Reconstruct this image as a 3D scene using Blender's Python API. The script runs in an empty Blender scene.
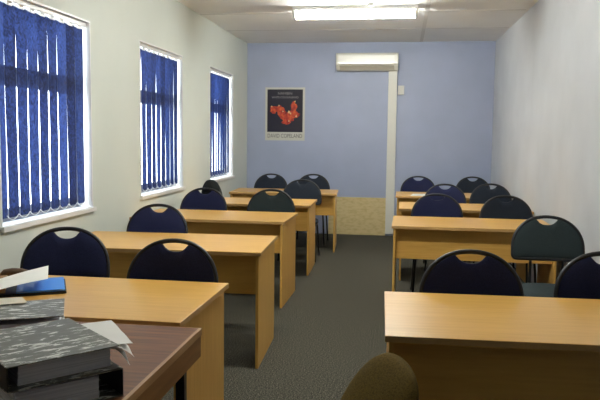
import bpy, bmesh, math, random
from mathutils import Vector, Matrix
random.seed(7)
PI = math.pi
S = bpy.context.scene
COL = S.collection

# ------------------------------------------------------------------ camera, world, lights, exposure
CAM_F, YAW, PITCH, ROLL, CAM_H = 687.96, -0.1471, 0.0926, 0.0114, 1.4455
cam = bpy.data.cameras.new('camera')
cam.sensor_width = 36.0
cam.lens = CAM_F / 600.0 * 36.0
cam.clip_start = 0.05
camo = bpy.data.objects.new('camera', cam)
COL.objects.link(camo)
_f = Vector((math.sin(YAW) * math.cos(PITCH), math.cos(YAW) * math.cos(PITCH), -math.sin(PITCH)))
_r0 = Vector((math.cos(YAW), -math.sin(YAW), 0))
_u0 = _r0.cross(_f)
_r = math.cos(ROLL) * _r0 + math.sin(ROLL) * _u0
_u = -math.sin(ROLL) * _r0 + math.cos(ROLL) * _u0
m3 = Matrix((_r, _u, -_f)).transposed()
camo.matrix_world = Matrix.Translation((0, 0, CAM_H)) @ m3.to_4x4()
S.camera = camo

world = bpy.data.worlds.new('overcast_daylight')
S.world = world
world.use_nodes = True
bg = world.node_tree.nodes['Background']
bg.inputs['Color'].default_value = (0.86, 0.93, 1.0, 1)
bg.inputs['Strength'].default_value = 5.5

LAMP_STRENGTH = 36.0
LAMP_COLOR = (0.985, 1.0, 0.94)

S.view_settings.view_transform = 'Standard'
S.view_settings.look = 'None'
S.view_settings.gamma = 1.0
S.view_settings.exposure = 1.2
S.view_settings.use_curve_mapping = False

# room dimensions (metres, camera above the origin, +y into the room)
XL, XR, YB, YF, H = -2.316, 1.256, 10.137, -2.6, 2.807
WT = 0.20
SILL, HEAD = 0.873, 2.274
WINS = [(3.70, 4.911), (5.875, 7.082), (8.116, 9.276)]

def portal(name, y0, y1):
    l = bpy.data.lights.new(name, 'AREA')
    l.shape = 'RECTANGLE'
    l.size = y1 - y0
    l.size_y = HEAD - SILL
    l.cycles.is_portal = True
    o = bpy.data.objects.new(name, l)
    COL.objects.link(o)
    o.location = (XL - WT - 0.03, (y0 + y1) / 2, (SILL + HEAD) / 2)
    # -Z of the lamp must point to +X
    o.rotation_euler = Matrix(((0, 0, -1), (1, 0, 0), (0, -1, 0))).to_euler()
for i, (a, b) in enumerate(WINS):
    portal('daylight_portal', a, b)

# ------------------------------------------------------------------ materials
def new_mat(name):
    m = bpy.data.materials.new(name)
    m.use_nodes = True
    nt = m.node_tree
    return m, nt, nt.nodes['Principled BSDF']

def simple(name, col, rough=0.6, metal=0.0, spec=0.5, bump=0.0, bscale=200.0, var=0.0, vscale=6.0, coat=0.0):
    m, nt, b = new_mat(name)
    b.inputs['Base Color'].default_value = (*col, 1)
    b.inputs['Roughness'].default_value = rough
    b.inputs['Metallic'].default_value = metal
    b.inputs['Specular IOR Level'].default_value = spec
    b.inputs['Coat Weight'].default_value = coat
    tc = nt.nodes.new('ShaderNodeTexCoord')
    if var > 0:
        n = nt.nodes.new('ShaderNodeTexNoise')
        n.inputs['Scale'].default_value = vscale
        n.inputs['Detail'].default_value = 5
        nt.links.new(tc.outputs['Object'], n.inputs['Vector'])
        r = nt.nodes.new('ShaderNodeValToRGB')
        r.color_ramp.elements[0].position = 0.3
        r.color_ramp.elements[1].position = 0.7
        r.color_ramp.elements[0].color = (*[c * (1 - var) for c in col], 1)
        r.color_ramp.elements[1].color = (*[min(1, c * (1 + var)) for c in col], 1)
        nt.links.new(n.outputs['Fac'], r.inputs['Fac'])
        nt.links.new(r.outputs['Color'], b.inputs['Base Color'])
    if bump > 0:
        n2 = nt.nodes.new('ShaderNodeTexNoise')
        n2.inputs['Scale'].default_value = bscale
        nt.links.new(tc.outputs['Object'], n2.inputs['Vector'])
        bp = nt.nodes.new('ShaderNodeBump')
        bp.inputs['Strength'].default_value = bump
        bp.inputs['Distance'].default_value = 0.01
        nt.links.new(n2.outputs['Fac'], bp.inputs['Height'])
        nt.links.new(bp.outputs['Normal'], b.inputs['Normal'])
    return m

def wood(name, c1, c2, rough=0.35, stretch=(1.5, 26, 26), spec=0.5, scale=2.0):
    m, nt, b = new_mat(name)
    tc = nt.nodes.new('ShaderNodeTexCoord')
    mp = nt.nodes.new('ShaderNodeMapping')
    mp.inputs['Scale'].default_value = stretch
    n = nt.nodes.new('ShaderNodeTexNoise')
    n.inputs['Scale'].default_value = scale
    n.inputs['Detail'].default_value = 6
    n.inputs['Roughness'].default_value = 0.6
    r = nt.nodes.new('ShaderNodeValToRGB')
    r.color_ramp.elements[0].position = 0.35
    r.color_ramp.elements[1].position = 0.68
    r.color_ramp.elements[0].color = (*c1, 1)
    r.color_ramp.elements[1].color = (*c2, 1)
    nt.links.new(tc.outputs['Object'], mp.inputs['Vector'])
    nt.links.new(mp.outputs['Vector'], n.inputs['Vector'])
    nt.links.new(n.outputs['Fac'], r.inputs['Fac'])
    nt.links.new(r.outputs['Color'], b.inputs['Base Color'])
    b.inputs['Roughness'].default_value = rough
    b.inputs['Specular IOR Level'].default_value = spec
    return m

def speckle(name, cols, scale, rough=0.95, bump=0.4, spec=0.1):
    m, nt, b = new_mat(name)
    tc = nt.nodes.new('ShaderNodeTexCoord')
    n = nt.nodes.new('ShaderNodeTexNoise')
    n.inputs['Scale'].default_value = scale
    n.inputs['Detail'].default_value = 3
    n.inputs['Roughness'].default_value = 0.75
    r = nt.nodes.new('ShaderNodeValToRGB')
    el = r.color_ramp.elements
    el[0].position, el[0].color = 0.32, (*cols[0], 1)
    el[1].position, el[1].color = 0.68, (*cols[2], 1)
    e = el.new(0.5)
    e.color = (*cols[1], 1)
    nt.links.new(tc.outputs['Object'], n.inputs['Vector'])
    nt.links.new(n.outputs['Fac'], r.inputs['Fac'])
    nt.links.new(r.outputs['Color'], b.inputs['Base Color'])
    b.inputs['Roughness'].default_value = rough
    b.inputs['Specular IOR Level'].default_value = spec
    if bump:
        bp = nt.nodes.new('ShaderNodeBump')
        bp.inputs['Strength'].default_value = bump
        bp.inputs['Distance'].default_value = 0.004
        nt.links.new(n.outputs['Fac'], bp.inputs['Height'])
        nt.links.new(bp.outputs['Normal'], b.inputs['Normal'])
    return m

M = {}
M['wall_cream'] = simple('wall_cream', (0.675, 0.71, 0.645), 0.6, bump=0.05, bscale=90, var=0.03, vscale=1.5)
M['wall_white'] = simple('wall_white', (0.615, 0.635, 0.665), 0.55, bump=0.05, bscale=60, var=0.05, vscale=2.2)
M['wall_front'] = simple('wall_front_low_bounce', (0.08, 0.085, 0.10), 0.6)  # unseen wall, colour made near-black to cut light bounced onto the nearest desk
M['wall_blue'] = simple('wall_blue', (0.395, 0.445, 0.60), 0.5, bump=0.05, bscale=70, var=0.04, vscale=2.5)
M['ceiling'] = simple('ceiling_board', (0.87, 0.87, 0.85), 0.7, var=0.03, vscale=1.6)
M['ceiling_strip'] = simple('ceiling_strip', (0.72, 0.715, 0.69), 0.8, spec=0.1)
M['carpet'] = speckle('carpet', [(0.004, 0.004, 0.002), (0.050, 0.047, 0.035), (0.24, 0.225, 0.175)], 115)
M['trim_white'] = simple('white_gloss_paint', (0.82, 0.82, 0.80), 0.35)
M['steel_frame'] = simple('window_frame_paint', (0.30, 0.31, 0.33), 0.5)
M['oak'] = wood('oak_melamine', (0.63, 0.345, 0.075), (0.72, 0.42, 0.105), 0.33)
M['oak_side'] = wood('oak_melamine_upright', (0.63, 0.345, 0.075), (0.72, 0.42, 0.105), 0.4, stretch=(26, 26, 1.5))
M['oak_edge'] = wood('oak_edging', (0.50, 0.29, 0.10), (0.56, 0.33, 0.12), 0.45)
M['walnut'] = wood('walnut_laminate', (0.115, 0.038, 0.009), (0.25, 0.090, 0.025), 0.36, stretch=(1.5, 30, 30), spec=0.3)
M['walnut_side'] = wood('walnut_apron', (0.21, 0.085, 0.020), (0.34, 0.15, 0.040), 0.45, stretch=(20, 1.5, 12))
M['walnut_lip'] = wood('walnut_lipping', (0.42, 0.22, 0.09), (0.52, 0.29, 0.12), 0.4, stretch=(20, 1.5, 20))
M['black_plastic'] = simple('black_plastic', (0.012, 0.012, 0.014), 0.42)
M['black_metal'] = simple('black_tube', (0.015, 0.015, 0.017), 0.35, metal=0.3)
M['chrome'] = simple('grey_steel', (0.35, 0.35, 0.37), 0.3, metal=0.9)
M['navy'] = speckle('navy_fabric', [(0.012, 0.014, 0.040), (0.020, 0.024, 0.068), (0.034, 0.040, 0.105)], 350, bump=0.3, spec=0.2)
M['charcoal'] = speckle('charcoal_fabric', [(0.018, 0.026, 0.028), (0.032, 0.044, 0.046), (0.05, 0.066, 0.068)], 350, bump=0.3, spec=0.2)
M['slate'] = speckle('slate_fabric', [(0.012, 0.016, 0.024), (0.021, 0.027, 0.039), (0.034, 0.042, 0.058)], 350, bump=0.3, spec=0.2)
M['olive_fabric'] = speckle('olive_brown_fabric', [(0.075, 0.046, 0.006), (0.135, 0.085, 0.011), (0.21, 0.135, 0.022)], 260, bump=0.5, spec=0.15)
M['garment'] = simple('dark_cloth', (0.018, 0.022, 0.020), 0.85, bump=0.3, bscale=80)
M['aircon'] = simple('cream_appliance_plastic', (0.84, 0.82, 0.72), 0.25, coat=0.3)
M['aircon_dark'] = simple('cream_vent_plastic', (0.52, 0.48, 0.38), 0.5)
M['trunking'] = simple('cream_trunking', (0.74, 0.73, 0.66), 0.45)
M['paper'] = simple('white_paper', (0.88, 0.87, 0.83), 0.7, var=0.03, vscale=8)
M['cream_paper'] = simple('cream_paper', (0.72, 0.66, 0.54), 0.7)
M['page_edge'] = None
M['blue_folder'] = simple('blue_folder_card', (0.03, 0.25, 0.78), 0.42, coat=0.05)
M['black_card'] = simple('black_card', (0.014, 0.013, 0.014), 0.6)
M['brown_leather'] = simple('brown_leather', (0.10, 0.05, 0.02), 0.6, bump=0.3, bscale=40)
M['tan_card'] = simple('tan_card', (0.30, 0.17, 0.07), 0.7)
M['poster_cream'] = simple('poster_margin', (0.62, 0.62, 0.55), 0.4)
M['poster_black'] = simple('poster_black', (0.022, 0.020, 0.035), 0.3)
M['poster_grey'] = simple('poster_grey_print', (0.30, 0.29, 0.30), 0.5)
M['poster_ink'] = simple('poster_dark_print', (0.12, 0.12, 0.11), 0.5)

def mottled_board():
    m, nt, b = new_mat('plain_hardboard')
    tc = nt.nodes.new('ShaderNodeTexCoord')
    mp = nt.nodes.new('ShaderNodeMapping')
    mp.inputs['Scale'].default_value = (9, 9, 22)
    n = nt.nodes.new('ShaderNodeTexNoise')
    n.inputs['Scale'].default_value = 1.6
    n.inputs['Detail'].default_value = 4
    r = nt.nodes.new('ShaderNodeValToRGB')
    el = r.color_ramp.elements
    el[0].position, el[0].color = 0.30, (0.58, 0.45, 0.20, 1)
    el[1].position, el[1].color = 0.55, (0.70, 0.56, 0.29, 1)
    nt.links.new(tc.outputs['Object'], mp.inputs['Vector'])
    nt.links.new(mp.outputs['Vector'], n.inputs['Vector'])
    nt.links.new(n.outputs['Fac'], r.inputs['Fac'])
    nt.links.new(r.outputs['Color'], b.inputs['Base Color'])
    b.inputs['Roughness'].default_value = 0.7
    return m
M['hardboard'] = mottled_board()

def marbled():
    m, nt, b = new_mat('marbled_board')
    tc = nt.nodes.new('ShaderNodeTexCoord')
    mp = nt.nodes.new('ShaderNodeMapping')
    mp.inputs['Scale'].default_value = (20, 62, 40)
    mp.inputs['Rotation'].default_value = (0, 0, 0.25)
    n = nt.nodes.new('ShaderNodeTexNoise')
    n.inputs['Scale'].default_value = 1.0
    n.inputs['Detail'].default_value = 5
    n.inputs['Roughness'].default_value = 0.62
    n.inputs['Distortion'].default_value = 0.5
    r = nt.nodes.new('ShaderNodeValToRGB')
    el = r.color_ramp.elements
    el[0].position, el[0].color = 0.56, (0.20, 0.20, 0.17, 1)
    el[1].position, el[1].color = 0.59, (0.78, 0.78, 0.72, 1)
    e = el.new(0.42)
    e.color = (0.15, 0.15, 0.125, 1)
    nt.links.new(tc.outputs['Object'], mp.inputs['Vector'])
    nt.links.new(mp.outputs['Vector'], n.inputs['Vector'])
    nt.links.new(n.outputs['Fac'], r.inputs['Fac'])
    nt.links.new(r.outputs['Color'], b.inputs['Base Color'])
    b.inputs['Roughness'].default_value = 0.45
    return m
M['marble'] = marbled()

def page_mat():
    m, nt, b = new_mat('page_edges')
    tc = nt.nodes.new('ShaderNodeTexCoord')
    mp = nt.nodes.new('ShaderNodeMapping')
    mp.inputs['Scale'].default_value = (3, 3, 420)
    n = nt.nodes.new('ShaderNodeTexNoise')
    n.inputs['Scale'].default_value = 1.0
    n.inputs['Detail'].default_value = 4
    r = nt.nodes.new('ShaderNodeValToRGB')
    r.color_ramp.elements[0].position = 0.3
    r.color_ramp.elements[1].position = 0.6
    r.color_ramp.elements[0].color = (0.66, 0.66, 0.72, 1)
    r.color_ramp.elements[1].color = (0.90, 0.90, 0.95, 1)
    nt.links.new(tc.outputs['Object'], mp.inputs['Vector'])
    nt.links.new(mp.outputs['Vector'], n.inputs['Vector'])
    nt.links.new(n.outputs['Fac'], r.inputs['Fac'])
    nt.links.new(r.outputs['Color'], b.inputs['Base Color'])
    b.inputs['Roughness'].default_value = 0.85
    return m
M['page_edge'] = page_mat()

def coral_mat():
    m, nt, b = new_mat('poster_red_print')
    tc = nt.nodes.new('ShaderNodeTexCoord')
    n = nt.nodes.new('ShaderNodeTexNoise')
    n.inputs['Scale'].default_value = 16
    n.inputs['Detail'].default_value = 4
    r = nt.nodes.new('ShaderNodeValToRGB')
    el = r.color_ramp.elements
    el[0].position, el[0].color = 0.32, (0.20, 0.012, 0.012, 1)
    el[1].position, el[1].color = 0.68, (0.78, 0.16, 0.03, 1)
    e = el.new(0.5)
    e.color = (0.55, 0.05, 0.025, 1)
    nt.links.new(tc.outputs['Object'], n.inputs['Vector'])
    nt.links.new(n.outputs['Fac'], r.inputs['Fac'])
    nt.links.new(r.outputs['Color'], b.inputs['Base Color'])
    b.inputs['Roughness'].default_value = 0.4
    return m
M['coral'] = coral_mat()
M['poster_spot'] = simple('poster_pale_spots', (0.75, 0.55, 0.25), 0.5)

def blind_mat():
    m, nt, b = new_mat('blue_blind_fabric')
    out = nt.nodes['Material Output']
    tc = nt.nodes.new('ShaderNodeTexCoord')
    mp = nt.nodes.new('ShaderNodeMapping')
    mp.inputs['Scale'].default_value = (45, 45, 40)
    n = nt.nodes.new('ShaderNodeTexNoise')
    n.inputs['Scale'].default_value = 1.0
    n.inputs['Detail'].default_value = 2
    n.inputs['Distortion'].default_value = 1.2
    r = nt.nodes.new('ShaderNodeValToRGB')
    r.color_ramp.elements[0].position = 0.35
    r.color_ramp.elements[1].position = 0.70
    r.color_ramp.elements[0].color = (0.004, 0.008, 0.038, 1)
    r.color_ramp.elements[1].color = (0.024, 0.046, 0.165, 1)
    nt.links.new(tc.outputs['Object'], mp.inputs['Vector'])
    nt.links.new(mp.outputs['Vector'], n.inputs['Vector'])
    # random tone shift from slat to slat
    oi = nt.nodes.new('ShaderNodeObjectInfo')
    ad = nt.nodes.new('ShaderNodeMath')
    ad.operation = 'MULTIPLY_ADD'
    ad.inputs[1].default_value = 0.22
    nt.links.new(oi.outputs['Random'], ad.inputs[0])
    sb = nt.nodes.new('ShaderNodeMath')
    sb.operation = 'SUBTRACT'
    sb.inputs[1].default_value = 0.11
    nt.links.new(n.outputs['Fac'], ad.inputs[2])
    nt.links.new(ad.outputs[0], sb.inputs[0])
    nt.links.new(sb.outputs[0], r.inputs['Fac'])
    nt.links.new(r.outputs['Color'], b.inputs['Base Color'])
    b.inputs['Roughness'].default_value = 0.8
    tr = nt.nodes.new('ShaderNodeBsdfTranslucent')
    nt.links.new(r.outputs['Color'], tr.inputs['Color'])
    tp = nt.nodes.new('ShaderNodeBsdfTransparent')
    nt.links.new(r.outputs['Color'], tp.inputs['Color'])
    m1 = nt.nodes.new('ShaderNodeMixShader')
    m1.inputs['Fac'].default_value = 0.2
    nt.links.new(b.outputs['BSDF'], m1.inputs[1])
    nt.links.new(tr.outputs['BSDF'], m1.inputs[2])
    m2 = nt.nodes.new('ShaderNodeMixShader')
    m2.inputs['Fac'].default_value = 0.10
    nt.links.new(m1.outputs['Shader'], m2.inputs[1])
    nt.links.new(tp.outputs['BSDF'], m2.inputs[2])
    nt.links.new(m2.outputs['Shader'], out.inputs['Surface'])
    return m
M['blind'] = blind_mat()
M['blind_chain'] = simple('white_bead_chain', (0.8, 0.82, 0.85), 0.4)

def glass_mat():
    m, nt, b = new_mat('window_glass')
    out = nt.nodes['Material Output']
    tp = nt.nodes.new('ShaderNodeBsdfTransparent')
    tp.inputs['Color'].default_value = (0.95, 0.97, 0.96, 1)
    gl = nt.nodes.new('ShaderNodeBsdfGlossy')
    gl.inputs['Roughness'].default_value = 0.02
    mx = nt.nodes.new('ShaderNodeMixShader')
    mx.inputs['Fac'].default_value = 0.06
    nt.links.new(tp.outputs['BSDF'], mx.inputs[1])
    nt.links.new(gl.outputs['BSDF'], mx.inputs[2])
    nt.links.new(mx.outputs['Shader'], out.inputs['Surface'])
    return m
M['glass'] = glass_mat()

def lamp_mat():
    m, nt, b = new_mat('fluorescent_diffuser')
    b.inputs['Base Color'].default_value = (0.9, 0.9, 0.88, 1)
    b.inputs['Emission Color'].default_value = (*LAMP_COLOR, 1)
    b.inputs['Emission Strength'].default_value = LAMP_STRENGTH
    return m
M['lamp'] = lamp_mat()

# ------------------------------------------------------------------ mesh helpers
def new_bm():
    return bmesh.new()

def add_box(bm, x0, x1, y0, y1, z0, z1, mtx=None):
    vs = [Vector((x, y, z)) for x in (x0, x1) for y in (y0, y1) for z in (z0, z1)]
    if mtx is not None:
        vs = [mtx @ v for v in vs]
    v = [bm.verts.new(p) for p in vs]
    for f in ((0, 1, 3, 2), (4, 6, 7, 5), (0, 4, 5, 1), (2, 3, 7, 6), (0, 2, 6, 4), (1, 5, 7, 3)):
        bm.faces.new([v[i] for i in f])

def add_tube(bm, pts, r, seg=10, closed=False, ry=None):
    """sweep a round section along pts (list of 3-tuples)"""
    pts = [Vector(p) for p in pts]
    n = len(pts)
    rings = []
    prev = None
    for i, p in enumerate(pts):
        if closed:
            t = (pts[(i + 1) % n] - pts[i - 1]).normalized()
        else:
            a = pts[max(i - 1, 0)]
            b = pts[min(i + 1, n - 1)]
            t = (b - a).normalized()
        if prev is None:
            ref = Vector((0, 0, 1)) if abs(t.z) < 0.9 else Vector((1, 0, 0))
            u = t.cross(ref).normalized()
        else:
            u = (prev - t * prev.dot(t)).normalized()
        prev = u
        w = t.cross(u)
        rr = r[i] if isinstance(r, (list, tuple)) else r
        rings.append([bm.verts.new(p + u * rr * math.cos(2 * PI * k / seg) + w * rr * math.sin(2 * PI * k / seg)) for k in range(seg)])
    m = n if closed else n - 1
    for i in range(m):
        a, b = rings[i], rings[(i + 1) % n]
        for k in range(seg):
            bm.faces.new((a[k], a[(k + 1) % seg], b[(k + 1) % seg], b[k]))
    if not closed:
        bm.faces.new(rings[0][::-1])
        bm.faces.new(rings[-1])

def add_prism(bm, prof, a0, a1, axis='x'):
    """extrude a closed 2D profile along an axis"""
    def pt(p, a):
        if axis == 'x':
            return (a, p[0], p[1])
        if axis == 'y':
            return (p[0], a, p[1])
        return (p[0], p[1], a)
    A = [bm.verts.new(pt(p, a0)) for p in prof]
    B = [bm.verts.new(pt(p, a1)) for p in prof]
    n = len(prof)
    for i in range(n):
        bm.faces.new((A[i], A[(i + 1) % n], B[(i + 1) % n], B[i]))
    bm.faces.new(A[::-1])
    bm.faces.new(B)

def add_lathe(bm, prof, seg=24, loc=(0, 0, 0)):
    """prof: list of (r, z)"""
    rings = []
    for r, z in prof:
        rings.append([bm.verts.new((loc[0] + r * math.cos(2 * PI * k / seg), loc[1] + r * math.sin(2 * PI * k / seg), loc[2] + z)) for k in range(seg)])
    for a, b in zip(rings, rings[1:]):
        for k in range(seg):
            bm.faces.new((a[k], a[(k + 1) % seg], b[(k + 1) % seg], b[k]))
    bm.faces.new(rings[0][::-1])
    bm.faces.new(rings[-1])

def obj(name, bm, mat, parent=None, smooth=False, bevel=0.0, bseg=2, loc=None, rot=None, angle=40):
    bmesh.ops.recalc_face_normals(bm, faces=bm.faces[:])
    me = bpy.data.meshes.new(name)
    bm.to_mesh(me)
    bm.free()
    me.materials.append(mat)
    o = bpy.data.objects.new(name, me)
    COL.objects.link(o)
    if smooth:
        for p in me.polygons:
            p.use_smooth = True
        if angle < 180:
            me.set_sharp_from_angle(angle=math.radians(angle))
    if bevel > 0:
        md = o.modifiers.new('bevel', 'BEVEL')
        md.width = bevel
        md.segments = bseg
        md.limit_method = 'ANGLE'
        md.angle_limit = math.radians(40)
    if parent is not None:
        o.parent = parent
    if loc is not None:
        o.location = loc
    if rot is not None:
        o.rotation_euler = rot
    return o

def tag(o, label=None, cat=None, group=None, kind=None):
    if label: o['label'] = label
    if cat: o['category'] = cat
    if group: o['group'] = group
    if kind: o['kind'] = kind
    return o

def thing(name, label, cat, loc=(0, 0, 0), rotz=0.0, group=None):
    o = bpy.data.objects.new(name, None)
    o.empty_display_size = 0.1
    COL.objects.link(o)
    o.location = loc
    o.rotation_euler = (0, 0, rotz)
    return tag(o, label, cat, group)

def dup(root, loc, rotz, label, group=None):
    r = root.copy()
    COL.objects.link(r)
    r.location = loc
    r.rotation_euler = (0, 0, rotz)
    r['label'] = label
    if group: r['group'] = group
    for ch in list(root.children):
        c = ch.copy()
        COL.objects.link(c)
        c.parent = r
        for g in list(ch.children):
            d = g.copy()
            COL.objects.link(d)
            d.parent = c
    return r

def struct(name, bm, mat, label, cat, **k):
    return tag(obj(name, bm, mat, **k), label, cat, kind='structure')

def text_mesh(name, body, size, mat, parent, loc, rot=(PI / 2, 0, 0), width=None):
    cu = bpy.data.curves.new(name, 'FONT')
    cu.body = body
    cu.size = size
    cu.align_x = 'CENTER'
    cu.align_y = 'CENTER'
    cu.extrude = 0.0003
    t = bpy.data.objects.new(name, cu)
    COL.objects.link(t)
    bpy.context.view_layer.update()
    dg = bpy.context.evaluated_depsgraph_get()
    me = bpy.data.meshes.new_from_object(t.evaluated_get(dg))
    wid = t.dimensions.x
    bpy.data.objects.remove(t)
    if width:
        k = width / wid
        for v in me.vertices:
            v.co.x *= k
    me.materials.clear()
    me.materials.append(mat)
    o = bpy.data.objects.new(name, me)
    COL.objects.link(o)
    o.parent = parent
    o.location = loc
    o.rotation_euler = rot
    return o

# ------------------------------------------------------------------ room shell
bm = new_bm(); add_box(bm, XL - WT, XR + 0.4, YF - WT, YB + WT, -0.1, 0)
struct('floor', bm, M['carpet'], 'speckled grey olive carpet floor', 'floor')
bm = new_bm(); add_box(bm, XL - WT, XR + 0.4, YF - WT, YB + WT, H, H + 0.1)
struct('ceiling', bm, M['ceiling'], 'beige board ceiling with flat cover strips', 'ceiling')
bm = new_bm(); add_box(bm, XL, XR + 0.1, YB, YB + WT, 0, H)
struct('wall_back', bm, M['wall_blue'], 'pale blue painted end wall', 'wall')
bm = new_bm()
add_prism(bm, [(XR - 0.003, YB + WT), (XR + 0.16, YF - WT), (XR + 0.40, YF - WT), (XR + 0.40, YB + WT)], 0, H, 'z')
struct('wall_right', bm, M['wall_white'], 'off-white painted plain right wall', 'wall')
bm = new_bm(); add_box(bm, XL, XR + 0.2, YF - WT, YF, 0, H)
struct('wall_front', bm, M['wall_front'], 'unseen wall behind the photographer, darkened to cut bounced light', 'wall')
bm = new_bm()
add_box(bm, XL - WT, XL, YF - WT, YB + WT, 0, SILL)
add_box(bm, XL - WT, XL, YF - WT, YB + WT, HEAD, H)
ys = [YF - WT] + [v for w in WINS for v in w] + [YB + WT]
for a, b in zip(ys[0::2], ys[1::2]):
    add_box(bm, XL - WT, XL, a, b, SILL, HEAD)
struct('wall_left', bm, M['wall_cream'], 'cream painted left wall with three windows', 'wall')

# ceiling cover strips
def strip(n, x0, x1, y0, y1):
    bm = new_bm(); add_box(bm, x0, x1, y0, y1, H - 0.0012, H)
    struct('trim_%d' % n, bm, M['ceiling_strip'], 'flat ceiling cover strip', 'trim')
k = 1
for yy in (4.1, 5.3, 6.5, 7.72, 8.92):
    strip(k, XL, XR, yy - 0.022, yy + 0.022); k += 1
strip(k, 0.20, 0.245, 2.0, YB); k += 1
# plain board at the foot of the end wall
bm = new_bm(); add_box(bm, -1.07, -0.229, YB - 0.012, YB, 0, 0.556)
struct('trim_%d' % k, bm, M['hardboard'], 'bare yellowish board panel at the foot of the end wall', 'wall panel', bevel=0.002); k += 1

# windows and blinds
XBL = XL - 0.045      # blind plane
XFR = XL - 0.135      # frame plane
def make_window(n, y0, y1):
    root = bpy.data.objects.new('window_%d' % n, None)
    COL.objects.link(root)
    root.location = (XL, (y0 + y1) / 2, SILL)
    nm = ['nearest', 'middle', 'farthest'][n - 1]
    tag(root, '%s recessed window in the left wall, white sill and reveals' % nm, 'window', kind='structure')
    w = y1 - y0
    hh = HEAD - SILL
    def P(o): return o
    # reveal lining
    bm = new_bm()
    add_box(bm, -WT, 0.002, -w / 2, -w / 2 + 0.012, 0.02, hh - 0.012)
    add_box(bm, -WT, 0.002, w / 2 - 0.012, w / 2, 0.02, hh - 0.012)
    add_box(bm, -WT, 0.002, -w / 2, w / 2, hh - 0.012, hh)
    obj('reveal_lining', bm, M['trim_white'], root)
    bm = new_bm(); add_box(bm, -WT, 0.025, -w / 2 - 0.012, w / 2 + 0.012, -0.012, 0.022)
    obj('sill', bm, M['trim_white'], root, bevel=0.004)
    bm = new_bm()
    x0, x1 = -0.155, -0.12
    f = 0.045
    add_box(bm, x0, x1, -w / 2 + 0.012, -w / 2 + 0.012 + f, 0.022, hh - 0.012)
    add_box(bm, x0, x1, w / 2 - 0.012 - f, w / 2 - 0.012, 0.022, hh - 0.012)
    add_box(bm, x0, x1, -w / 2 + 0.012 + f, w / 2 - 0.012 - f, 0.022, 0.022 + 0.075)
    add_box(bm, x0, x1, -w / 2 + 0.012 + f, w / 2 - 0.012 - f, hh - 0.012 - f, hh - 0.012)
    obj('frame', bm, M['steel_frame'], root)
    bm = new_bm(); add_box(bm, x0, x1 + 0.01, -w / 2 + 0.012 + f, w / 2 - 0.012 - f, 0.865, 0.985)
    obj('transom', bm, M['steel_frame'], root)
    bm = new_bm(); add_box(bm, -0.142, -0.138, -w / 2 + 0.03, w / 2 - 0.03, 0.03, hh - 0.03)
    obj('pane', bm, M['glass'], root)
    return root

def make_blind(n, y0, y1):
    nm = ['nearest window, cut by the left picture edge', 'middle window, above the lone second-row chair', 'farthest window, nearest the blue end wall'][n]
    w = y1 - y0
    root = thing('vertical_blind', 'blue fabric vertical blind in the ' + nm, 'blind', (XBL, (y0 + y1) / 2, SILL + 0.022), 0, 'blue vertical blinds')
    hh = HEAD - SILL - 0.034
    bm = new_bm(); add_box(bm, -0.02, 0.02, -w / 2 + 0.014, w / 2 - 0.014, hh - 0.035, hh)
    obj('headrail', bm, M['trim_white'], root, bevel=0.003)
    N = 9
    left = -w / 2 + 0.02
    pitch = (w - 0.055) / N
    zb, zt = 0.035, hh - 0.05
    pts = []
    rnd = random.Random(11 + n)
    for i in range(N):
        cy = left + pitch * (i + 0.5)
        ang = math.radians(-rnd.choice([-0.3, 0.0, 0.3, 0.7]) - (0.16 * i, 0.8, 1.4)[n])
        hw = 0.0635
        bm = new_bm()
        NS, NZ = 6, 14
        grid = []
        tw = rnd.uniform(-0.05, 0.03)
        for a in range(NS + 1):
            row = []
            s = (a / NS * 2 - 1)
            for b in range(NZ + 1):
                t = b / NZ
                an = ang + tw * math.sin(t * 3.0) - 0.03 * (1 - t) + 0.04 * t
                px = s * hw * math.sin(an) + 0.004 * (1 - s * s)
                py = s * hw * math.cos(an) + 0.002 * math.sin(7 * t + i)
                row.append(bm.verts.new((px, cy + py, zb + (zt - zb) * t)))
            grid.append(row)
        for a in range(NS):
            for b in range(NZ):
                bm.faces.new((grid[a][b], grid[a + 1][b], grid[a + 1][b + 1], grid[a][b + 1]))
        obj('slat', bm, M['blind'], root, smooth=True, angle=180)
        # carrier that the slat hangs from
        bm = new_bm(); add_box(bm, -0.006, 0.006, cy - 0.03, cy + 0.03, zt - 0.005, zt + 0.018)
        obj('carrier', bm, M['trim_white'], root, bevel=0.002)
        pts.append(cy)
    # bead chain that swags from slat foot to slat foot
    bm = new_bm()
    path = []
    for a, b in zip(pts, pts[1:]):
        for q in range(8):
            t = q / 8
            path.append((0.032, a + (b - a) * t, zb + 0.020 - 0.028 * 4 * t * (1 - t)))
    path.append((0.032, pts[-1], zb + 0.022))
    add_tube(bm, path, 0.0028, 6)
    obj('bead_chain', bm, M['blind_chain'], root, smooth=True)
    return root

for i, (a, b) in enumerate(WINS):
    make_window(i + 1, a, b)
    make_blind(i, a, b)

# ------------------------------------------------------------------ fluorescent fittings
def make_lamp(x, y, label):
    root = thing('fluorescent_light', label, 'light', (x, y, H), 0, 'fluorescent ceiling lights')
    bm = new_bm(); add_box(bm, -0.655, 0.655, -0.08, 0.08, -0.042, 0)
    obj('mounting_channel', bm, M['trim_white'], root, bevel=0.003)
    bm = new_bm()
    prof = [(-0.062, -0.042), (-0.058, -0.056), (-0.040, -0.098), (-0.030, -0.112), (-0.016, -0.120), (0, -0.122), (0.016, -0.120), (0.030, -0.112), (0.040, -0.098), (0.058, -0.056), (0.062, -0.042)]
    add_prism(bm, prof, -0.625, 0.625, 'x')
    obj('diffuser', bm, M['lamp'], root, smooth=True)
    for s in (-1, 1):
        bm = new_bm()
        pr = [(p[0] * 1.06, -0.083 + (p[1] + 0.083) * 1.06) for p in prof]
        add_prism(bm, pr, s * 0.625, s * 0.657, 'x')
        obj('end_cap', bm, M['trim_white'], root, bevel=0.002)
    return root
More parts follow.
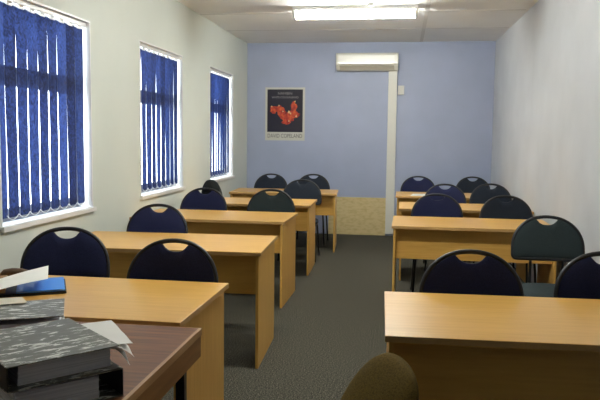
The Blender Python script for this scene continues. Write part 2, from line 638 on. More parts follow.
L0 = make_lamp(-0.535, 7.40, 'lit fluorescent ceiling light in front of the air conditioner')
dup(L0, (-0.535, 4.0, H), 0, 'lit fluorescent ceiling light nearer the camera, above the frame')

# small ceiling rose
bm = new_bm()
add_lathe(bm, [(0.035, 0), (0.035, -0.012), (0.03, -0.022), (0.012, -0.028)], 20)
tag(obj('ceiling_rose', bm, M['ceiling_strip'], smooth=True, loc=(-0.36, 7.24, H)), 'small round grey ceiling rose beside the lit fluorescent light', 'ceiling rose')

# ------------------------------------------------------------------ air conditioner, trunking, switch
ac = thing('air_conditioner', 'cream wall-mounted air conditioner high on the blue wall', 'air conditioner', (-0.535, YB, 2.385))
prof = [(0, 0.01), (0, 0.255), (-0.13, 0.255), (-0.155, 0.245), (-0.165, 0.22), (-0.165, 0.10), (-0.15, 0.06), (-0.11, 0.02), (-0.06, 0.0)]
bm = new_bm(); add_prism(bm, prof, -0.43, 0.43, 'x')
obj('body', bm, M['aircon'], ac, bevel=0.006)
bm = new_bm(); add_prism(bm, [(-0.166, 0.085), (-0.166, 0.222), (-0.156, 0.246), (-0.170, 0.244), (-0.182, 0.215), (-0.182, 0.10), (-0.174, 0.085)], -0.405, 0.40, 'x')
obj('front_panel', bm, M['aircon'], ac, bevel=0.004)
bm = new_bm(); add_prism(bm, [(-0.153, 0.055), (-0.168, 0.072), (-0.165, 0.078), (-0.125, 0.018), (-0.118, 0.018)], -0.39, 0.385, 'x')
obj('louver', bm, M['aircon_dark'], ac, bevel=0.002)
for s in (-1, 1):
    bm = new_bm(); add_prism(bm, [(p[0] * 1.03, p[1] * 1.01 - 0.001) for p in prof], s * 0.43, s * 0.442, 'x')
    obj('side_cap', bm, M['aircon'], ac, bevel=0.004)
bm = new_bm()
for i in range(24):
    x = -0.38 + i * 0.0325
    add_box(bm, x, x + 0.006, -0.13, -0.02, 0.255, 0.259)
obj('intake_grille', bm, M['aircon_dark'], ac)

bm = new_bm(); add_box(bm, -0.229, -0.103, YB - 0.05, YB, 0.03, 2.386)
tr = tag(obj('cable_trunking', bm, M['trunking'], bevel=0.004), 'cream vertical trunking from the air conditioner down to the floor', 'trunking')
sw = thing('wall_switch', 'small cream isolator switch on the wall beside the trunking', 'switch', (-0.046, YB, 2.055))
bm = new_bm(); add_box(bm, -0.045, 0.045, -0.04, 0, 0, 0.13)
obj('switch_box', bm, M['trunking'], sw, bevel=0.004)
bm = new_bm(); add_box(bm, -0.012, 0.012, -0.052, -0.04, 0.045, 0.085)
obj('rocker', bm, M['trunking'], sw, bevel=0.003)

# ------------------------------------------------------------------ poster
po = thing('poster', 'poster of a red shape on black with a cream border, on the blue wall', 'poster', (-1.742, YB, 1.378))
bm = new_bm(); add_box(bm, -0.298, 0.298, -0.003, 0, 0, 0.782)
obj('sheet', bm, M['poster_cream'], po)
bm = new_bm(); add_box(bm, -0.266, 0.266, -0.0045, -0.003, 0.125, 0.752)
obj('dark_picture', bm, M['poster_black'], po)
def blob(bm, cx, cz, rx, rz, seed, y, rot=0.0, n=30):
    r = random.Random(seed)
    ph = [r.uniform(0, 6.28) for _ in range(4)]
    vs = []
    for i in range(n):
        a = 2 * PI * i / n
        k = 1 + 0.14 * math.sin(3 * a + ph[0]) + 0.10 * math.sin(5 * a + ph[1]) + 0.06 * math.sin(9 * a + ph[2])
        px, pz = rx * k * math.cos(a), rz * k * math.sin(a)
        vs.append(bm.verts.new((cx + px * math.cos(rot) - pz * math.sin(rot), y, cz + px * math.sin(rot) + pz * math.cos(rot))))
    f = bm.faces.new(vs)
    if f.normal.y > 0: f.normal_flip()
bm = new_bm()
# centre positions from the poster's own layout
for i, (cx, cz, rx, rz, rot) in enumerate([(-0.165, 0.455, 0.060, 0.055, 0.2), (-0.07, 0.45, 0.055, 0.070, 0.1), (-0.02, 0.37, 0.075, 0.065, -0.4),
                                          (0.055, 0.335, 0.085, 0.060, 0.2), (0.09, 0.385, 0.070, 0.050, 0.1), (0.13, 0.49, 0.045, 0.085, -0.1), (0.16, 0.38, 0.060, 0.048, 0.3), (0.02, 0.28, 0.06, 0.045, 0.0)]):
    blob(bm, cx, cz, rx, rz, i + 3, -0.0046 - 0.00012 * i, rot)
obj('red_print', bm, M['coral'], po)
bm = new_bm()
for i, (cx, cz, r_) in enumerate([(-0.20, 0.50, 0.010), (-0.09, 0.515, 0.010), (0.15, 0.575, 0.010), (0.06, 0.42, 0.016), (0.085, 0.40, 0.012), (0.17, 0.36, 0.012), (-0.03, 0.43, 0.009), (0.06, 0.29, 0.010)]):
    bm = new_bm()
    blob(bm, cx, cz, r_, r_ * 1.2, i + 33, -0.0062, 0, 12)
    obj('pale_print', bm, M['poster_spot'], po)
text_mesh('title_lettering', 'NAMIBIN', 0.050, M['poster_grey'], po, (0, -0.006, 0.692), width=0.21)
text_mesh('subtitle_lettering', 'WHITE-COLOUR-BAND', 0.042, M['poster_grey'], po, (0, -0.006, 0.635), width=0.40)
text_mesh('name_lettering', 'DAVID COPELAND', 0.082, M['poster_ink'], po, (0, -0.005, 0.066), width=0.52)

# ------------------------------------------------------------------ student desks
DD, DH = 0.72, 0.735
def make_desk(label, DW):
    root = thing('student_desk', label, 'desk', (0, 0, 0), 0, 'two-seat oak desks')
    bm = new_bm(); add_box(bm, -DW / 2, DW / 2, -DD / 2, DD / 2, DH - 0.024, DH)
    top = obj('desktop', bm, M['oak'], root, bevel=0.0015)
    bm = new_bm()
    e = 0.0012
    add_box(bm, -DW / 2 - e, DW / 2 + e, -DD / 2 - e, -DD / 2, DH - 0.0235, DH - 0.0015)
    add_box(bm, -DW / 2 - e, DW / 2 + e, DD / 2, DD / 2 + e, DH - 0.0235, DH - 0.0015)
    add_box(bm, -DW / 2 - e, -DW / 2, -DD / 2, DD / 2, DH - 0.0235, DH - 0.0015)
    add_box(bm, DW / 2, DW / 2 + e, -DD / 2, DD / 2, DH - 0.0235, DH - 0.0015)
    obj('edging', bm, M['oak_edge'], top)
    for s in (-1, 1):
        bm = new_bm()
        x = s * (DW / 2 - 0.014)
        add_box(bm, min(x, x - s * 0.018), max(x, x - s * 0.018), -DD / 2 + 0.012, DD / 2 - 0.03, 0.0, DH - 0.024)
        obj('side_panel', bm, M['oak_side'], root, bevel=0.0012)
    bm = new_bm(); add_box(bm, -DW / 2 + 0.032, DW / 2 - 0.032, -DD / 2 + 0.085, -DD / 2 + 0.103, 0.455, DH - 0.024)
    obj('modesty_panel', bm, M['oak'], root, bevel=0.001)
    return root

DESKS = [
    (-1.4936, 2.829, -0.0061, 'nearest left-hand oak desk, behind the dark brown desk, with papers and a blue folder'),
    (-1.5317, 4.4042, 0.0406, 'second left-hand oak desk from the front, behind the two nearest left chairs'),
    (-1.632, 5.9555, -0.010, 'third left-hand oak desk from the front, under the middle window'),
    (-1.6114, 7.3314, 0.0268, 'fourth left-hand oak desk from the front, one before the last'),
    (-1.4961, 8.7987, 0.06, 'rearmost left-hand oak desk, in front of the poster wall'),
    (0.594, 2.8165, 0.03, 'nearest right-hand oak desk, large across the lower right corner'),
    (0.580, 5.9117, -0.0078, 'second right-hand oak desk, its front panel behind the lone grey chair'),
    (0.628, 7.2952, 0.0019, 'third right-hand oak desk, between two rows of chairs'),
    (0.580, 8.763, 0.0011, 'rearmost right-hand oak desk, with a white paper on it'),
]
desk_proto = {}
for x, y, r, lab in DESKS:
    side = 'left' if x < 0 else 'right'
    if side not in desk_proto:
        desk_proto[side] = make_desk(lab, 1.35 if x < 0 else 1.30)
        desk_proto[side].location = (x, y, 0)
        desk_proto[side].rotation_euler = (0, 0, r)
    else:
        dup(desk_proto[side], (x, y, 0), r, lab)

# ------------------------------------------------------------------ visitor chairs (front towards -y, origin on the floor under the seat)
BACK_W, BACK_Z0, BACK_ZE, BACK_ZT = 0.240, 0.620, 0.695, 0.923
def back_y(x, z):
    return 0.205 + (z - 0.62) * 0.17 - 0.35 * x * x
def outline(n_top=36):
    """closed outline of the chair back in (x, z), counter-clockwise"""
    pts = []
    c = 0.03
    for i in range(n_top + 1):
        a = PI * i / n_top
        ca, sa = math.cos(a), math.sin(a)
        ex = 2 / 2.15
        pts.append((BACK_W * math.copysign(abs(ca) ** ex, ca), BACK_ZE + (BACK_ZT - BACK_ZE) * (abs(sa) ** ex)))
    for i in range(7):
        a = PI + (PI / 2) * i / 6
        pts.append((-BACK_W + c + c * math.cos(a), BACK_Z0 + c + c * math.sin(a)))
    for i in range(7):
        a = 1.5 * PI + (PI / 2) * i / 6
        pts.append((BACK_W - c + c * math.cos(a), BACK_Z0 + c + c * math.sin(a)))
    return pts
def inside_back(x, z, inset):
    w = BACK_W - inset
    if abs(x) > w or z < BACK_Z0 + inset: return False
    if z > BACK_ZE:
        hz = BACK_ZT - BACK_ZE - inset
        if (abs(x) / w) ** 2.15 + ((z - BACK_ZE) / hz) ** 2.15 > 1: return False
    else:
        c = 0.025
        dx, dz = abs(x) - (w - c), (BACK_Z0 + inset + c) - z
        if dx > 0 and dz > 0 and dx * dx + dz * dz > c * c: return False
    # grip opening below the top rim
    q = abs(x) / 0.080
    if q < 1 and z > 0.857 + 0.050 * q ** 2.6: return False
    return True
def radial(inset, n=96):
    cz = 0.745
    out = []
    for i in range(n):
        a = 2 * PI * i / n
        lo, hi = 0.0, 0.5
        for _ in range(26):
            mid = (lo + hi) / 2
            if inside_back(mid * math.cos(a), cz + mid * math.sin(a), inset): lo = mid
            else: hi = mid
        out.append((lo * math.cos(a), lo * math.sin(a)))
    return cz, out
def back_pad(bm, inset, y_front, y_back, puff):
    cz, rad = radial(inset)
    n = len(rad)
    rings = [0.0, 0.25, 0.5, 0.72, 0.87, 0.95, 0.99, 1.0]
    def ring(k, off, pf):
        lay = []
        for px, pz in rad:
            x, z = px * k, cz + pz * k
            lay.append(bm.verts.new((x, back_y(x, z) + off - pf * (1 - k ** 6), z)))
        return lay
    front = [ring(k, y_front, puff) for k in rings[1:]]
    cf = bm.verts.new((0, back_y(0, cz) + y_front - puff, cz))
    for i in range(n):
        bm.faces.new((cf, front[0][i], front[0][(i + 1) % n]))
    for a, b in zip(front, front[1:]):
        for i in range(n):
            bm.faces.new((a[i], b[i], b[(i + 1) % n], a[(i + 1) % n]))
    back = [ring(k, y_back, 0) for k in (1.0, 0.5)]
    cb = bm.verts.new((0, back_y(0, cz) + y_back, cz))
    for i in range(n):
        bm.faces.new((front[-1][i], back[0][i], back[0][(i + 1) % n], front[-1][(i + 1) % n]))
        bm.faces.new((back[0][i], back[1][i], back[1][(i + 1) % n], back[0][(i + 1) % n]))
        bm.faces.new((back[1][i], cb, back[1][(i + 1) % n]))
def seat_pad(bm, z0, z1, w, d0, d1, puff, n=64, ex=4.0):
    rad = []
    cy = (d0 + d1) / 2
    hd = (d1 - d0) / 2
    for i in range(n):
        a = 2 * PI * i / n
        c, s = math.cos(a), math.sin(a)
        x = w * math.copysign(abs(c) ** (2 / ex), c)
        y = hd * math.copysign(abs(s) ** (2 / ex), s)
        x *= 1.0 - 0.06 * (y / hd)
        rad.append((x, y))
    def ring(k, z):
        return [bm.verts.new((x * k, cy + y * k, z)) for x, y in rad]
    prof = [(0.93, z0), (1.0, z0 + 0.35 * (z1 - z0)), (1.0, z0 + 0.6 * (z1 - z0)), (0.97, z0 + 0.88 * (z1 - z0)), (0.92, z1), (0.6, z1 + puff * 0.7), (0.25, z1 + puff)]
    rr = [ring(k, z) for k, z in prof]
    for a, b in zip(rr, rr[1:]):
        for i in range(n):
            bm.faces.new((a[i], a[(i + 1) % n], b[(i + 1) % n], b[i]))
    bm.faces.new(rr[0][::-1])
    bm.faces.new(rr[-1])

def make_chair(label, fabric):
    root = thing('visitor_chair', label, 'chair', (0, 0, 0), 0, 'padded stacking chairs')
    bm = new_bm(); seat_pad(bm, 0.425, 0.465, 0.225, -0.235, 0.205, 0.008)
    seat = obj('seat', bm, fabric, root, smooth=True, angle=70)
    bm = new_bm(); seat_pad(bm, 0.408, 0.427, 0.220, -0.228, 0.20, 0.0)
    obj('seat_shell', bm, M['black_plastic'], seat, smooth=True, angle=70)
    bm = new_bm(); back_pad(bm, 0.016, -0.012, 0.008, 0.012)
    back = obj('backrest', bm, fabric, root, smooth=True, angle=60)
    bm = new_bm(); back_pad(bm, 0.012, 0.0085, 0.016, 0.0)
    obj('back_shell', bm, M['black_plastic'], back, smooth=True, angle=60)
    bm = new_bm()
    ol = outline()
    add_tube(bm, [(x * 0.958, back_y(x, z) + 0.002, BACK_Z0 + 0.010 + (z - BACK_Z0) * 0.935) for x, z in ol], 0.0115, 8, closed=True)
    obj('back_rim', bm, M['black_plastic'], root, smooth=True, angle=180)
    for s in (-1, 1):
        bm = new_bm()
        add_tube(bm, [(s * 0.105, 0.02, 0.40), (s * 0.105, 0.16, 0.40), (s * 0.105, 0.205, 0.405), (s * 0.105, 0.225, 0.43), (s * 0.105, 0.229, 0.47), (s * 0.105, back_y(0.105, 0.60) + 0.024, 0.60), (s * 0.105, back_y(0.105, 0.76) + 0.024, 0.76)], 0.010, 8)
        obj('back_post', bm, M['black_metal'], root, smooth=True, angle=180)
    bm = new_bm()
    for s in (-1, 1):
        add_tube(bm, [(s * 0.19, -0.20, 0.397), (s * 0.19, 0.18, 0.397)], 0.011, 8)
    add_tube(bm, [(-0.19, -0.06, 0.397), (0.19, -0.06, 0.397)], 0.010, 8)
    add_tube(bm, [(-0.19, 0.10, 0.397), (0.19, 0.10, 0.397)], 0.010, 8)
    obj('seat_frame', bm, M['black_metal'], root, smooth=True, angle=180)
    for s in (-1, 1):
        for (yt, yb_) in ((-0.20, -0.225), (0.18, 0.225)):
            bm = new_bm()
            add_tube(bm, [(s * 0.19, yt, 0.402), (s * 0.20, yt + (yb_ - yt) * 0.3, 0.30), (s * 0.215, yb_, 0.012)], 0.011, 8)
            lg = obj('leg', bm, M['black_metal'], root, smooth=True, angle=180)
            bm = new_bm()
            add_lathe(bm, [(0.015, 0), (0.015, 0.022), (0.012, 0.028)], 10, (s * 0.215, yb_, 0))
            obj('foot_cap', bm, M['black_plastic'], lg, smooth=True)
    return root

# (x, y of the back's top edge, turn in radians, fabric, label)
CHAIRS = [
    (-1.853, 3.59, 0.28, 'navy', 'navy chair behind the nearest left desk, the one next to the wall'),
    (-1.123, 3.30, -0.02, 'navy', 'navy chair behind the nearest left desk, the one next to the aisle'),
    (-1.812, 4.96, 0.0, 'navy', 'navy chair alone at the second left desk, below the middle window'),
    (-1.940, 6.62, 0.0, 'navy', 'navy chair at the third left desk with dark cloth slung behind it'),
    (-1.265, 6.65, 0.0, 'charcoal', 'greenish grey chair at the third left desk, next to the aisle'),
    (-1.195, 8.26, 0.02, 'slate', 'dark chair at the fourth left desk, half hidden by the greenish grey chair'),
    (-1.797, 9.40, 0.0, 'slate', 'dark chair at the rearmost left desk, directly below the poster and nearer the windows'),
    (-1.222, 9.50, 0.0, 'slate', 'dark chair at the rearmost left desk, next to the aisle'),
    (0.330, 3.28, 0.03, 'navy', 'large navy chair behind the nearest right desk, next to the aisle'),
    (0.960, 3.36, -0.05, 'navy', 'navy chair behind the nearest right desk, cut by the right picture edge'),
    (0.992, 4.88, -0.02, 'charcoal', 'greenish grey chair standing without a desk in front of the second right desk'),
    (0.330, 6.56, 0.0, 'navy', 'navy chair behind the second right desk, next to the aisle'),
    (0.954, 6.54, 0.0, 'slate', 'dark slate chair behind the second right desk, next to the right wall'),
    (0.488, 8.00, 0.0, 'navy', 'navy chair behind the third right desk, the left one of the two'),
    (1.02, 8.20, 0.0, 'slate', 'dark slate chair behind the third right desk, the one next to the right wall'),
    (0.221, 9.50, 0.0, 'navy', 'navy chair behind the rearmost right desk, next to the trunking'),
    (0.955, 9.62, 0.03, 'slate', 'dark chair behind the rearmost right desk, in the far right corner'),
]
protos = {}
for x, yb, r, fab, lab in CHAIRS:
    oy = 0.25
    loc = (x + oy * math.sin(r), yb - oy * math.cos(r), 0)
    if fab not in protos:
        protos[fab] = make_chair(lab, M[fab])
        protos[fab].location = loc
        protos[fab].rotation_euler = (0, 0, r)
    else:
        dup(protos[fab], loc, r, lab)

# dark cloth slung behind the third-row window chair
bm = new_bm()
rows = []
NP = 20
for (z, hw, hd, cx) in [(0.40, 0.075, 0.03, 0.02), (0.48, 0.10, 0.045, 0.01), (0.62, 0.10, 0.05, 0.005), (0.76, 0.095, 0.045, 0.0), (0.85, 0.090, 0.04, -0.005), (0.92, 0.074, 0.035, -0.012), (0.965, 0.052, 0.028, -0.014), (0.99, 0.022, 0.014, -0.018)]:
    row = []
    for i in range(NP):
        a = 2 * PI * i / NP
        k = 1 + 0.06 * math.sin(4 * a + z * 9)
        row.append(bm.verts.new((cx + 1.2 * hw * k * math.cos(a), hd * k * math.sin(a), z + 0.012)))
    rows.append(row)
for a, b in zip(rows, rows[1:]):
    for i in range(NP):
        bm.faces.new((a[i], a[(i + 1) % NP], b[(i + 1) % NP], b[i]))
bm.faces.new(rows[0][::-1]); bm.faces.new(rows[-1])
g = obj('garment', bm, M['garment'], smooth=True, angle=180, loc=(-1.885, 6.70, 0))
tag(g, 'dark cloth garment slung behind the navy chair below the farthest window', 'garment')
md = g.modifiers.new('sub', 'SUBSURF'); md.levels = 1; md.render_levels = 2

# ------------------------------------------------------------------ teacher's desk
TZ = 0.735
TX0, TX1, TY0, TY1 = -2.12, -0.722, 1.28, 2.405
td = thing('teacher_desk', 'dark brown woodgrain desk in the lower left corner, under the binders', 'desk', ((TX0 + TX1) / 2, (TY0 + TY1) / 2, 0))
hw, hd = (TX1 - TX0) / 2, (TY1 - TY0) / 2
bm = new_bm(); add_box(bm, -hw, hw, -hd, hd, TZ - 0.028, TZ)
o = obj('desktop', bm, M['walnut'], td, bevel=0.001)
bm = new_bm()
e = 0.004
add_box(bm, hw - 0.008, hw + e, -hd - e, hd + e, TZ - 0.026, TZ + 0.0005)
add_box(bm, -hw - e, -hw, -hd - e, hd + e, TZ - 0.026, TZ)
add_box(bm, -hw, hw - 0.008, hd, hd + e, TZ - 0.026, TZ)
add_box(bm, -hw, hw - 0.008, -hd - e, -hd, TZ - 0.026, TZ)
obj('lipping', bm, M['walnut_lip'], o, bevel=0.001)
bm = new_bm()
add_box(bm, hw - 0.020, hw + 0.002, -hd + 0.002, hd - 0.002, TZ - 0.105, TZ - 0.026)
add_box(bm, -hw - 0.002, -hw + 0.020, -hd + 0.002, hd - 0.002, TZ - 0.105, TZ - 0.026)
add_box(bm, -hw + 0.020, hw - 0.020, hd - 0.022, hd - 0.002, TZ - 0.105, TZ - 0.026)
add_box(bm, -hw + 0.020, hw - 0.020, -hd + 0.002, -hd + 0.022, TZ - 0.105, TZ - 0.026)
obj('apron', bm, M['walnut_side'], td, bevel=0.001)
for sx in (-1, 1):
    for sy in (-1, 1):
        bm = new_bm()
        cx, cy = sx * (hw - 0.042), sy * (hd - 0.10)
        add_box(bm, cx - 0.016, cx + 0.016, cy - 0.016, cy + 0.016, 0, TZ - 0.028)
        obj('leg', bm, M['black_metal'], td, bevel=0.002)

# ------------------------------------------------------------------ binders and papers on the teacher's desk
def make_binder(label, name_loc, rotz, L, D, T, spine_right, fill=0.8, inset=0.012):
    """lying lever-arch file. local: x from -D (other end) to 0 = right end, y from 0 (open short side) to L; z 0..T"""
    root = thing('ring_binder', label, 'binder', name_loc, rotz, 'marbled lever-arch binders')
    c = 0.003
    bm = new_bm(); add_box(bm, -D, 0, 0, L, 0, c)
    obj('back_cover', bm, M['marble'], root, bevel=0.001)
    bm = new_bm(); add_box(bm, -D, 0, 0, L, T - c, T)
    obj('front_cover', bm, M['marble'], root, bevel=0.001)
    bm = new_bm()
    if spine_right: add_box(bm, -0.004, 0, 0, L, c, T - c)
    else: add_box(bm, -D, -D + 0.004, 0, L, c, T - c)
    obj('spine', bm, M['black_card'], root, bevel=0.001)
    # block of filed sheets, in slightly shifted layers
    bm = new_bm()
    rnd = random.Random(int(L * 1000) + int(T * 1e4))
    x0, x1 = (-D + 0.035, -0.012) if not spine_right else (-D + 0.015, -0.06)
    n = 9
    zt = c + (T - 2 * c) * fill
    for i in range(n):
        a, b = c + (zt - c) * i / n, c + (zt - c) * (i + 1) / n
        d = rnd.uniform(0, 0.004)
        add_box(bm, x0 + rnd.uniform(0, 0.003), x1 - rnd.uniform(0, 0.003), inset + d, L - 0.012, a, b)
    obj('pages', bm, M['page_edge'], root)
    # lever-arch mechanism
    bm = new_bm()
    xm = -0.045 if spine_right else -D + 0.03
    add_box(bm, xm - 0.012, xm + 0.012, L * 0.3, L * 0.7, c, c + 0.004)
    for yy in (L * 0.37, L * 0.63):
        add_tube(bm, [(xm, yy, c), (xm, yy, T * 0.62), (xm + 0.006, yy, T * 0.72)], 0.0025, 8)
    obj('arch_mechanism', bm, M['chrome'], root, smooth=True)
    return root

# local +x runs along the front edge towards its right end, local +y along the right edge away from the camera
ang1 = math.atan2(0.75, 0.66)
B1 = Vector((-0.741, 1.720))
T1 = 0.066
make_binder('marbled grey binder topping the front pile, white papers sticking out of it', (B1.x, B1.y, TZ + 0.078), ang1, 0.352, 0.295, T1, False, 0.84, 0.030)
ang2 = ang1 - 0.03
make_binder('lower binder of the front pile, black spine towards the aisle', (-0.736, 1.728, TZ), ang2, 0.32, 0.295, 0.078, True, 0.85, 0.016)
ang3 = math.atan2(0.45, 0.89)
make_binder('marbled grey binder lying alone behind the pile of two', (-1.165, 2.225, TZ), ang3, 0.27, 0.32, 0.072, False, 0.7)

def sheet(name, label, cat, corners, mat, group=None, curl=None, nx=14, ny=14, th=0.0006):
    """thin sheet: bilinear between four corners (a,b,c,d around), curl(u,v)->dz"""
    bm = new_bm()
    a, b, c, d = [Vector(p) for p in corners]
    org = (a + b + c + d) / 4
    org = Vector((org.x, org.y, min(p.z for p in (a, b, c, d))))
    lay = []
    for t in (0, th):
        g = []
        for i in range(nx + 1):
            row = []
            u = i / nx
            for j in range(ny + 1):
                v = j / ny
                p = (a * (1 - u) + b * u) * (1 - v) + (d * (1 - u) + c * u) * v
                dz = curl(u, v) if curl else 0
                row.append(bm.verts.new(p - org + Vector((0, 0, dz + t))))
            g.append(row)
        lay.append(g)
    for g in lay:
        for i in range(nx):
            for j in range(ny):
                bm.faces.new((g[i][j], g[i + 1][j], g[i + 1][j + 1], g[i][j + 1]))
    lo, hi = lay
    for i in range(nx):
        bm.faces.new((lo[i][0], lo[i + 1][0], hi[i + 1][0], hi[i][0]))
        bm.faces.new((lo[i][ny], lo[i + 1][ny], hi[i + 1][ny], hi[i][ny]))
    for j in range(ny):
        bm.faces.new((lo[0][j], lo[0][j + 1], hi[0][j + 1], hi[0][j]))
        bm.faces.new((lo[nx][j], lo[nx][j + 1], hi[nx][j + 1], hi[nx][j]))
    o = obj(name, bm, mat, smooth=True, angle=50, loc=org)
    return tag(o, label, cat, group)

# loose sheets that poke out of the top binder on its right side
dx = Vector((math.cos(ang1), math.sin(ang1), 0))
dy = Vector((-math.sin(ang1), math.cos(ang1), 0))
Z1 = TZ + 0.078 + 0.0555
def P1(u, v, z): return Vector((B1.x, B1.y, 0)) + dx * u + dy * v + Vector((0, 0, z))
def droop(u, v, k, w, ph):
    t = max(0.0, (u - 0.5) / 0.5)
    e = max(0.0, 1 - 1.15 * v)
    return -k * t ** 1.5 * e + w * t * math.sin(15 * v + 3 * u + ph)
sheet('paper_sheet', 'white sheet sticking furthest out of the top binder, lying uppermost', 'paper',
      [P1(-0.16, 0.045, Z1 + 0.006), P1(0.053, 0.030, Z1 + 0.006), P1(0.098, 0.265, Z1 + 0.006), P1(-0.12, 0.30, Z1 + 0.006)], M['paper'], 'loose sheets in the top binder',
      lambda u, v: droop(u, v, 0.008, 0.0007, 0), 24, 24)
sheet('paper_sheet', 'crumpled white sheet under the uppermost one, its near corner drooping from the top binder', 'paper',
      [P1(-0.06, 0.025, Z1 + 0.003), P1(0.044, 0.004, Z1 + 0.003), P1(0.082, 0.22, Z1 + 0.003), P1(-0.03, 0.235, Z1 + 0.003)], M['paper'], 'loose sheets in the top binder',
      lambda u, v: droop(u, v, 0.032, 0.003, 1.0) - 0.003 * max(0, u - 0.6), 24, 24)
sheet('paper_sheet', 'lowest crumpled sheet hanging from the top binder, with a curled corner', 'paper',
      [P1(-0.06, 0.025, Z1), P1(0.030, 0.002, Z1), P1(0.066, 0.18, Z1), P1(-0.03, 0.20, Z1)], M['paper'], 'loose sheets in the top binder',
      lambda u, v: droop(u, v, 0.048, 0.003, 1.0) - 0.008 * max(0, u - 0.6), 24, 24)

# cream paper on the binder lying alone
cx3 = Vector((math.cos(ang3), math.sin(ang3), 0)); cy3 = Vector((-math.sin(ang3), math.cos(ang3), 0))
def P3(u, v, z): return Vector((-1.165, 2.225, 0)) + cx3 * u + cy3 * v + Vector((0, 0, z))
sheet('paper_sheet', 'cream sheet lying on the far edge of the lone binder', 'paper',
      [P3(-0.40, 0.20, TZ + 0.0725), P3(-0.13, 0.215, TZ + 0.0725), P3(-0.155, 0.30, TZ + 0.0725), P3(-0.40, 0.30, TZ + 0.0725)], M['cream_paper'], None,
      lambda u, v: 0.003 + 0.004 * v)

# ------------------------------------------------------------------ things on the nearest left desk
def slab(name, label, cat, corners, z0, z1, mat, bevel=0.002):
    bm = new_bm()
    n = len(corners)
    org = Vector((sum(c[0] for c in corners) / n, sum(c[1] for c in corners) / n, z0))
    add_prism(bm, [(c[0] - org.x, c[1] - org.y) for c in corners], 0, z1 - z0, 'z')
    return tag(obj(name, bm, mat, bevel=bevel, loc=org), label, cat)
slab('book', 'black book lying flat under the blue folder on the nearest left desk', 'book', [(-1.86, 2.615), (-1.466, 2.830), (-1.60, 3.075), (-1.99, 2.86)], DH, DH + 0.012, M['black_card'])
bf = thing('document_folder', 'shiny blue folder on the black book beside the white sheet', 'folder', (-1.632, 2.912, DH + 0.0125))
fl = [(-0.020, -0.178), (0.158, -0.081), (0.024, 0.164), (-0.154, 0.067)]
bm = new_bm(); add_prism(bm, fl, 0, 0.002, 'z'); obj('back_cover', bm, M['blue_folder'], bf, bevel=0.0006)
bm = new_bm(); add_prism(bm, [(x * 0.96, y * 0.96) for x, y in fl], 0.002, 0.005, 'z'); obj('pages', bm, M['paper'], bf)
bm = new_bm(); add_prism(bm, fl, 0.005, 0.007, 'z'); obj('front_cover', bm, M['blue_folder'], bf, bevel=0.0006)
slab('document_box', 'flat brown card box beneath the white sheet, at the left picture edge', 'box', [(-1.875, 2.635), (-1.700, 2.731), (-1.815, 2.94), (-1.99, 2.845)], DH + 0.0125, DH + 0.047, M['tan_card'])
sheet('paper_sheet', 'white sheet propped on the brown box at the left picture edge', 'paper',
      [(-1.660, 2.545, DH + 0.058), (-1.546, 2.815, DH + 0.066), (-1.700, 3.105, DH + 0.066), (-1.795, 2.70, DH + 0.052)], M['paper'], None,
      lambda u, v: 0.004 * math.sin(PI * u))
bm = new_bm()
rows = []
for (x, hy, hz) in [(-0.075, 0.012, 0.012), (-0.06, 0.026, 0.02), (-0.02, 0.032, 0.024), (0.03, 0.032, 0.023), (0.065, 0.026, 0.018), (0.078, 0.010, 0.010)]:
    rows.append([bm.verts.new((x, hy * math.cos(2 * PI * i / 14), hz + hz * math.sin(2 * PI * i / 14))) for i in range(14)])
for a, b in zip(rows, rows[1:]):
    for i in range(14):
        bm.faces.new((a[i], a[(i + 1) % 14], b[(i + 1) % 14], b[i]))
bm.faces.new(rows[0][::-1]); bm.faces.new(rows[-1])
tag(obj('pencil_case', bm, M['brown_leather'], smooth=True, angle=180, loc=(-1.87, 3.10, DH), rot=(0, 0, 0.15)), 'small dark brown soft case at the back of the nearest left desk', 'case')

# white paper on the rearmost right desk
sheet('paper_sheet', 'white sheet lying on the rearmost right desk', 'paper', [(0.10, 8.46, DH + 0.001), (0.36, 8.46, DH + 0.001), (0.40, 8.78, DH + 0.001), (0.14, 8.78, DH + 0.001)], M['paper'], None, lambda u, v: 0.002 * math.sin(PI * u))

# ------------------------------------------------------------------ teacher's chair (only the top of its backrest is in view)
tc = thing('swivel_chair', 'olive brown upholstered chair, only its rounded backrest in view at the bottom edge', 'chair', (-0.305, 1.52, 0), math.radians(-90 + 18))
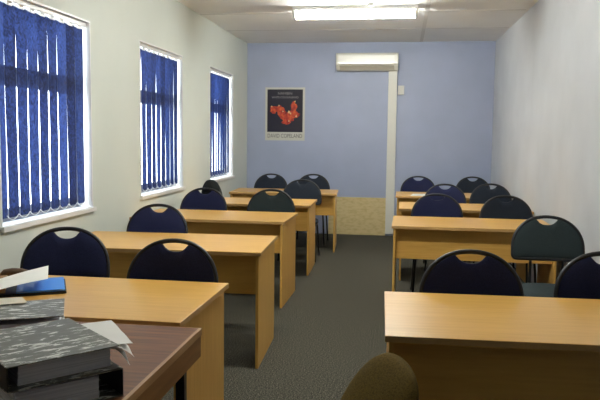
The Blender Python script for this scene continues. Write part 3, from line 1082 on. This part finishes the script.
# local: sitter faces -y, backrest at +y
bm = new_bm()
NR, NPH = 48, 9
def bp(a, k, side):
    ex = 2 / 2.6
    c, s = math.cos(a), math.sin(a)
    x = 0.205 * math.copysign(abs(c) ** ex, c) * k
    z = 0.714 + 0.20 * math.copysign(abs(s) ** ex, s) * k
    th = 0.047 * math.sqrt(max(0, 1 - k ** 3.0))
    y = 0.290 + (z - 0.82) * 0.46 + side * th - 0.25 * x * x
    return (x, y, z)
ks = [0.3, 0.6, 0.8, 0.92, 0.98]
edge = [bm.verts.new(bp(2 * PI * i / NR, 1.0, 0)) for i in range(NR)]
for side in (-1, 1):
    rings = [[bm.verts.new(bp(2 * PI * i / NR, k, side)) for i in range(NR)] for k in ks] + [edge]
    cv = bm.verts.new(bp(0, 0, side))
    for i in range(NR):
        bm.faces.new((cv, rings[0][i], rings[0][(i + 1) % NR]))
    for a, b in zip(rings, rings[1:]):
        for i in range(NR):
            bm.faces.new((a[i], b[i], b[(i + 1) % NR], a[(i + 1) % NR]))
obj('backrest', bm, M['olive_fabric'], tc, smooth=True, angle=180)
bm = new_bm(); seat_pad(bm, 0.42, 0.49, 0.24, -0.24, 0.22, 0.01)
obj('seat', bm, M['olive_fabric'], tc, smooth=True, angle=70)
bm = new_bm(); add_tube(bm, [(0, 0.10, 0.41), (0, 0.17, 0.412), (0, 0.205, 0.44), (0, 0.225, 0.53), (0, 0.262, 0.64)], 0.014, 10)
obj('back_bracket', bm, M['black_metal'], tc, smooth=True, angle=180)
bm = new_bm(); add_lathe(bm, [(0.10, 0.405), (0.10, 0.42), (0.03, 0.422)], 20); add_lathe(bm, [(0.028, 0.10), (0.028, 0.28), (0.018, 0.285), (0.018, 0.41)], 16)
obj('gas_column', bm, M['black_metal'], tc, smooth=True)
for i in range(5):
    a = 2 * PI * i / 5
    bm = new_bm(); add_tube(bm, [(0.02 * math.cos(a), 0.02 * math.sin(a), 0.125), (0.16 * math.cos(a), 0.16 * math.sin(a), 0.10), (0.28 * math.cos(a), 0.28 * math.sin(a), 0.075)], [0.022, 0.018, 0.013], 8)
    lg = obj('base_arm', bm, M['black_plastic'], tc, smooth=True)
    bm = new_bm(); add_lathe(bm, [(0.010, 0.0), (0.024, 0.008), (0.028, 0.028), (0.024, 0.05), (0.010, 0.064)], 14, (0.28 * math.cos(a), 0.28 * math.sin(a), 0))
    obj('castor', bm, M['black_plastic'], lg, smooth=True)
